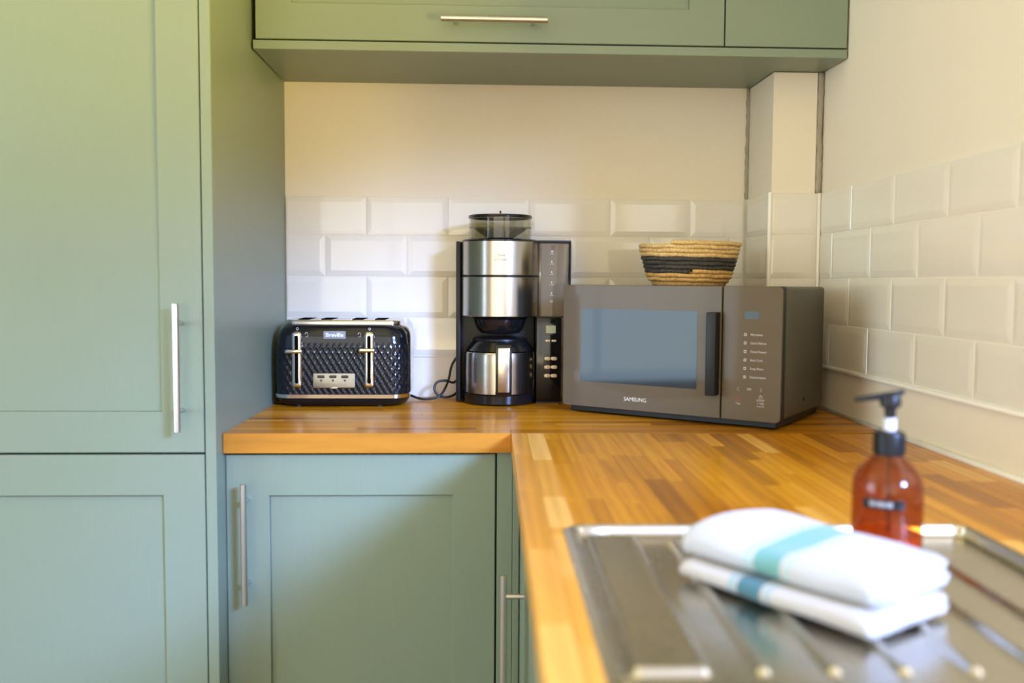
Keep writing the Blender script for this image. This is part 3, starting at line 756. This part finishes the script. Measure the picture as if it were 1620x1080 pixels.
# ------------------------------------------------------------------ microwave
MA = math.radians(36.0); MW, MD = .489, .308
MO = Vector((.465, -.268, 0))
micro = root('microwave', 'dark mocha mirror-front microwave standing at an angle in the corner', 'microwave', tuple(MO), -MA)
ZM0, ZM1 = .0165, .2825
obj('case', box(.003, MW-.003, .030, MD, ZM0+.002, ZM1-.001, .007, 3), MWBODY, micro, smooth=.6)
obj('door_edge', box(.001, .3665, .0045, .0295, ZM0, ZM1, .004, 2), MWDARK, micro, smooth=.6)
obj('panel_edge', box(.3695, MW-.0005, .0045, .0295, ZM0, ZM1, .004, 2), MWDARK, micro, smooth=.6)
def front_plate(name, x0, x1, M, rl, rr):
    b = bmesh.new()
    def ring(g, y):
        pts = []
        for sx, sz, a0, r in ((1, 1, 0, rr), (-1, 1, PI/2, rl), (-1, -1, PI, rl), (1, -1, 3*PI/2, rr)):
            r = max(r-g, .0004); cx = (x1-g-r) if sx > 0 else (x0+g+r); cz = (ZM1-g-r) if sz > 0 else (ZM0+g+r)
            for i in range(7): a = a0+PI/2*i/6; pts.append((cx+r*math.cos(a), y, cz+r*math.sin(a)))
        return pts
    return obj(name, loft([ring(0, .0044), ring(0, .0010), ring(.0010, 0)], b), M, micro, smooth=.6)
mdoor = lab(front_plate('door', 0, .3665, MWFRONT, .007, .0015), 'mocha mirror-glass door')
lab(obj('door_window', plate(.1353, .0797, .002, -.0006, .0002, .1807, .1518, 3), MWSCREEN, mdoor), 'dark mesh window')
b = box(.3445, .3645, -.0270, -.0008, .0640, .2300, .0015, 2)
mh = lab(obj('handle', b, MWDARK, mdoor, smooth=.6), 'black upright door handle')
text('SAMSUNG', .0118, WHITEPRINT, mdoor, (.1785, -.0005, .0400), bold=0, xs=.98)
mpanel = lab(front_plate('control_panel', .3695, MW, MWFRONT, .0015, .010), 'mocha mirror-glass control panel')
lab(obj('clock_display', plate(.0145, .0075, .004, -.0004, .0002, .4290, .2255, 5), LEDBLUE, mpanel), 'faint blue clock display')
for i, s in enumerate(('Microwave', 'Quick Defrost', 'Home Dessert', 'Auto Cook', 'Keep Warm', 'Deodorization')):
    z = .1875-.0168*i
    text(s, .0064, PALEPRINT, mpanel, (.4270, -.0004, z), align='LEFT', xs=.85)
    b = plate(.0026, .0026, .0008, -.0004, .0001, .4165, z, 2); o = obj('icon', b, PALEPRINT, mpanel)
    obj('icon', plate(.0019, .0012, .0006, -.0006, -.0002, .4165, z, 2), MWFRONT, mpanel)
def chevron(x, z, s):
    return obj('arrow', tube([(x+s*.002, -.0004, z+.0042), (x-s*.002, -.0004, z), (x+s*.002, -.0004, z-.0042)], .00035, 5), PALEPRINT, mpanel)
chevron(.4035, .0795, 1); chevron(.4500, .0795, -1)
text('OK', .0062, PALEPRINT, mpanel, (.4265, -.0004, .0795))
text('STOP', .0050, REDPRINT, mpanel, (.4040, -.0004, .0560)); ring_icon(mpanel, .4040, .0625, .0026, -.0004, REDPRINT)
text('/ Eco', .0054, PALEPRINT, mpanel, (.4040, -.0004, .0500))
ring_icon(mpanel, .4500, .0655, .0030, -.0004, PALEPRINT, tail=[(.4500, -.0004, .0660), (.4500, -.0004, .0695)])
text('START', .0056, PALEPRINT, mpanel, (.4500, -.0004, .0585)); text('/ +30s', .0056, PALEPRINT, mpanel, (.4500, -.0004, .0525))
text('(hold 3s)', .0042, PALEPRINT, mpanel, (.4500, -.0004, .0470))
obj('screw', lathe([(.0035, 0), (.0035, .0012), (.002, .0016)], 14), MWDARK, micro, (MW-.003, .165, .048), (0, PI/2, 0))
obj('underside_shade_block', box(.012, MW-.012, .016, MD-.012, .0032, ZM0+.0035, .002, 1), MWDARK, micro)  # dark block added in place of the shadow beneath the case
for x in (.06, MW-.06):
    for y in (.08, MD-.05): obj('foot', lathe([(.010, .0003), (.011, .001), (.011, .0036)], 18, c=(x, y)), RUBBER, micro, smooth=.6)

# ------------------------------------------------------------------ basket on the microwave
BK = Vector((.748, -.252, ZM1-.0008))
basket = root('basket', 'small round coiled straw basket with a black band on the microwave', 'basket', tuple(BK))
def coil_profile(t):
    """t: turn number up the side -> radius, height"""
    h = t/10
    return .0830+.0265*h**.8-.010*max(0, 1-h*5)**2, .0052+.0895*h
def coil(name, M, t0, t1, fat=.0050, seed=0, step=2*PI/150):
    pts = []; rads = []; n = int((t1-t0)*2*PI/step)
    for i in range(n+1):
        t = t0+(t1-t0)*i/n; a = SEAM-2*PI*t
        r, z = coil_profile(t)
        wob = .0008*math.sin(5*a+t*3)+.0005*math.sin(13*a+t*7)
        lean = .0025*math.sin(a-.4)*(t/10)
        pts.append((1.0*(r+wob)*math.cos(a), .96*(r+wob)*math.sin(a), z+lean+.0006*math.sin(9*a+t)))
        rads.append(fat*(1+.13*math.sin(a*52+2*math.sin(a*7))))
    return obj(name, tube(pts, lambda i: rads[i], 9), M, basket, smooth=True)
SEAM = -PI/2-.2
coil('natural_coil', STRAW, .0, 2.99)
lab(coil('black_coil', STRAW_BLACK, 3.0, 6.3), 'band of black straw')
coil('pale_coil', STRAW_PALE, 6.31, 10.06, .0049)
lab(obj('natural_coil', tube([((.079*(1-i/700)+.003)*math.cos(i*.08), .96*(.079*(1-i/700)+.003)*math.sin(i*.08), .0048) for i in range(700)], .0046, 6), STRAW, basket, smooth=True), 'flat coiled bottom')

# ------------------------------------------------------------------ soap bottle on the drainer
ZS = -.0033
BO = Vector((.7075, -1.3560, ZS))
bottle = root('soap_bottle', 'amber pump soap bottle standing on the steel drainer behind the towels', 'bottle', tuple(BO), math.radians(-3))
prof = [(.0320, .0004), (.0350, .0022), (.0358, .0060), (.0358, .0760), (.0350, .0830), (.0318, .0910), (.0260, .0985), (.0195, .1050), (.0150, .1095), (.0135, .1130), (.0135, .1250)]
lab(obj('bottle_body', lathe(prof, 56, cap=False), AMBER, bottle, smooth=True), 'translucent amber plastic bottle')
ins = lathe([(.0005, .0012), (.0310, .0014), (.0338, .0040), (.0345, .0070), (.0345, .0275), (.0005, .0275)], 48)
lab(obj('liquid_soap', ins, SOAP, bottle, smooth=.5), 'orange liquid soap in the bottle')
obj('dip_tube', tube([(0, 0, .113), (.001, 0, .06), (.004, .002, .004)], .0025, 8), AMBER, bottle, smooth=True)
cb = lathe([(.0145, .1105), (.0155, .1115), (.0155, .1330), (.0145, .1350), (.0115, .1365)], 40)
pc = lab(obj('pump_collar', cb, BLACK, bottle, smooth=.5), 'black ribbed pump collar')
b = bmesh.new()
for k in range(36):
    a = 2*PI*k/36; tube([(.0156*math.cos(a), .0156*math.sin(a), z) for z in (.1120, .1325)], .0006, 4, b)
obj('collar_ribs', b, BLACK, pc, kind='stuff')
lab(obj('pump_stem', lathe([(.0066, .1366), (.0066, .1500)], 24), mat('white_pump_stem', (.62, .62, .64), .3), bottle, smooth=.5), 'white pump stem')
ph = obj('pump_head', lathe([(.0055, .1500), (.0060, .1600), (.0105, .1625), (.0112, .1690), (.0095, .1735), (.0060, .1750)], 28), BLACK, bottle, smooth=.5)
nz = spline([(.008, 0, .1745), (-.004, 0, .1735), (-.018, .001, .1715), (-.028, .002, .1700), (-.0365, .003, .1690)], 5)
obj('nozzle', tube(nz, lambda i: .0046-.0022*i/(len(nz)-1), 12), BLACK, ph, smooth=True)
obj('pump_tab', tube([(.004, 0, .1740), (.0135, -.001, .1785)], .0030, 10), BLACK, ph, smooth=True)
def band(a0, a1, r, z0, z1, n=16, th=.0005):
    b = bmesh.new(); R = []
    for i in range(n+1):
        a = a0+(a1-a0)*i/n; c, s = math.cos(a), math.sin(a)
        R.append([b.verts.new(p) for p in ((r*c, r*s, z0), ((r+th)*c, (r+th)*s, z0), ((r+th)*c, (r+th)*s, z1), (r*c, r*s, z1))])
    for p, q in zip(R, R[1:]):
        for k in range(4): b.faces.new((p[k], p[(k+1) % 4], q[(k+1) % 4], q[k]))
    b.faces.new(R[0]); b.faces.new(R[-1][::-1]); return b
lbl = lab(obj('label', band(-PI/2-1.08, -PI/2+.10, .0359, .0590, .0690), BLACK, bottle, smooth=.6), 'narrow black embossed label with white letters')
lt = text('IIHIIHII', .0072, PALEPRINT, lbl, (0, 0, 0), bold=.0001); lt['wrap'] = [.0640, .0366, 1.1, -.55]

# ------------------------------------------------------------------ folded tea towels
def towel(name, label, loc, rz, length, width, layers, t, seed, M, fold='left', hump=0, amp=.0012, skew=0):
    """cloth folded over itself: the cross-section snakes back and forth, swept along the length (local Y)"""
    rnd = random.Random(seed); b = bmesh.new()
    path = []; w_ = width/2; gap = t
    # centre line of the folded cloth in (x, z)
    for k in range(layers):
        z = t/2+k*gap; xs_ = [(-w_+t*.5)+(width-t)*i/12 for i in range(13)]
        shrink = rnd.uniform(0, .004) if k else 0
        xs_ = [x*(1-shrink/width) for x in xs_]
        if k % 2: xs_ = xs_[::-1]
        path += [(x, z) for x in xs_]
        if k < layers-1:
            x0 = xs_[-1]; sgn = 1 if x0 > 0 else -1
            for j in range(1, 5): a = -PI/2+PI*j/5; path.append((x0+sgn*gap*.5*math.cos(a), z+gap/2+gap/2*math.sin(a)))
    lay = []
    for k in range(layers): lay += [k]*13+([k+.5]*4 if k < layers-1 else [])
    near = [rnd.uniform(-.004, .009) for _ in range(layers+1)]
    hf = t*.44; left = []; right = []
    for i, p in enumerate(path):
        q0, q1 = path[max(i-1, 0)], path[min(i+1, len(path)-1)]
        dx, dz = q1[0]-q0[0], q1[1]-q0[1]; L = math.hypot(dx, dz) or 1
        left.append((p[0]-dz/L*hf, p[1]+dx/L*hf)); right.append((p[0]+dz/L*hf, p[1]-dx/L*hf))
    if fold == 'left': left = [(-x, z) for x, z in left]; right = [(-x, z) for x, z in right]
    outline = left+right[::-1]; top_z = layers*t
    rings = []; NL = 44
    ph = [rnd.uniform(0, 6) for _ in range(6)]
    for j in range(NL+1):
        s = -length/2+length*j/NL; u = j/NL
        ring = []
        endtaper = 1-.14*max(0, 1-min(u, 1-u)*14)**2
        for q_, (x, z) in enumerate(outline):
            kk = lay[q_ if q_ < len(lay) else 2*len(lay)-1-q_]; nr = near[int(kk)]*(1-kk % 1)+near[int(kk)+1]*(kk % 1)
            f = z/top_z
            wob = amp*(math.sin(ph[0]+s*38+f*3)+.6*math.sin(ph[1]+s*71+x*30))
            zz = z*endtaper*(1+.05*math.sin(ph[2]+s*22+x*25)) + f*hump*math.exp(-((u-.86)/.22)**2)*math.cos(x/width*2.2) + f*amp*math.sin(ph[3]+s*27+x*45)
            zz -= f*.05*top_z*(abs(x)/w_)**3
            ring.append((x+wob+skew*f*s, s-nr*max(0, 1-u*6)+nr*.5*max(0, 1-(1-u)*6)+f*amp*2*math.sin(ph[4]+x*40)+(rnd.uniform(-.0012, .0012) if j in (0, NL) else 0), max(zz, .0002)))
        rings.append(ring)
    loft(rings, b)
    o = obj(name, b, M, None, loc, (0, 0, rz), smooth=True)
    return tag(o, label, 'tea towel', 'folded tea towels on the drainer')
TA = math.radians(-56)+PI/2      # local +Y points from the near corner back to the far left
WHITE = srgb(180, 179, 178)
TW1 = towel_mat('white_cotton_blue_band', .51, .64, srgb(62, 108, 120), srgb(140, 166, 170), srgb(182, 175, 164))
TW2 = towel_mat('white_cotton_teal_band', .45, .585, srgb(100, 150, 142), srgb(160, 184, 176), WHITE)
def tw_axis(ang): return ang
TC = Vector((.5825, -1.4660, 0))
low = towel('tea_towel', 'lower folded white tea towel lying flat on the drainer with a blue band', (TC.x, TC.y, -.0031), TA-math.radians(0)-PI/2+PI/2-PI/2+PI/2, .205, .124, 2, .0102, 3, TW1)
upt = towel('tea_towel', 'upper folded white tea towel with a teal band lying on the other towel', (TC.x+.008, TC.y+.010, .0172), TA+math.radians(2), .205, .126, 2, .0142, 9, TW2, hump=.010)

# ------------------------------------------------------------------ lettering to meshes
bpy.context.view_layer.update()
dg = bpy.context.evaluated_depsgraph_get()
for o in TEXTS:
    me = bpy.data.meshes.new_from_object(o.evaluated_get(dg)); me.name = 'lettering'
    if 'wrap' in o:
        z, r, xs, a0 = o['wrap']
        for v in me.vertices:
            a = a0+v.co.x*xs/r; rr = r+.0002+v.co.z
            v.co = Vector((rr*math.sin(a), -rr*math.cos(a), z+v.co.y))
        loc, rot, sc_ = Vector((0, 0, 0)), (0, 0, 0), (1, 1, 1)
    else: loc, rot, sc_ = o.location.copy(), o.rotation_euler.copy(), o.scale.copy()
    n = bpy.data.objects.new('lettering', me); COL.objects.link(n); n.parent = o.parent; n.location = loc; n.rotation_euler = rot; n.scale = sc_
    bpy.data.objects.remove(o)
for o in COL.objects:
    if o.type == 'MESH' and o.name.startswith('lettering'): o.name = 'lettering'
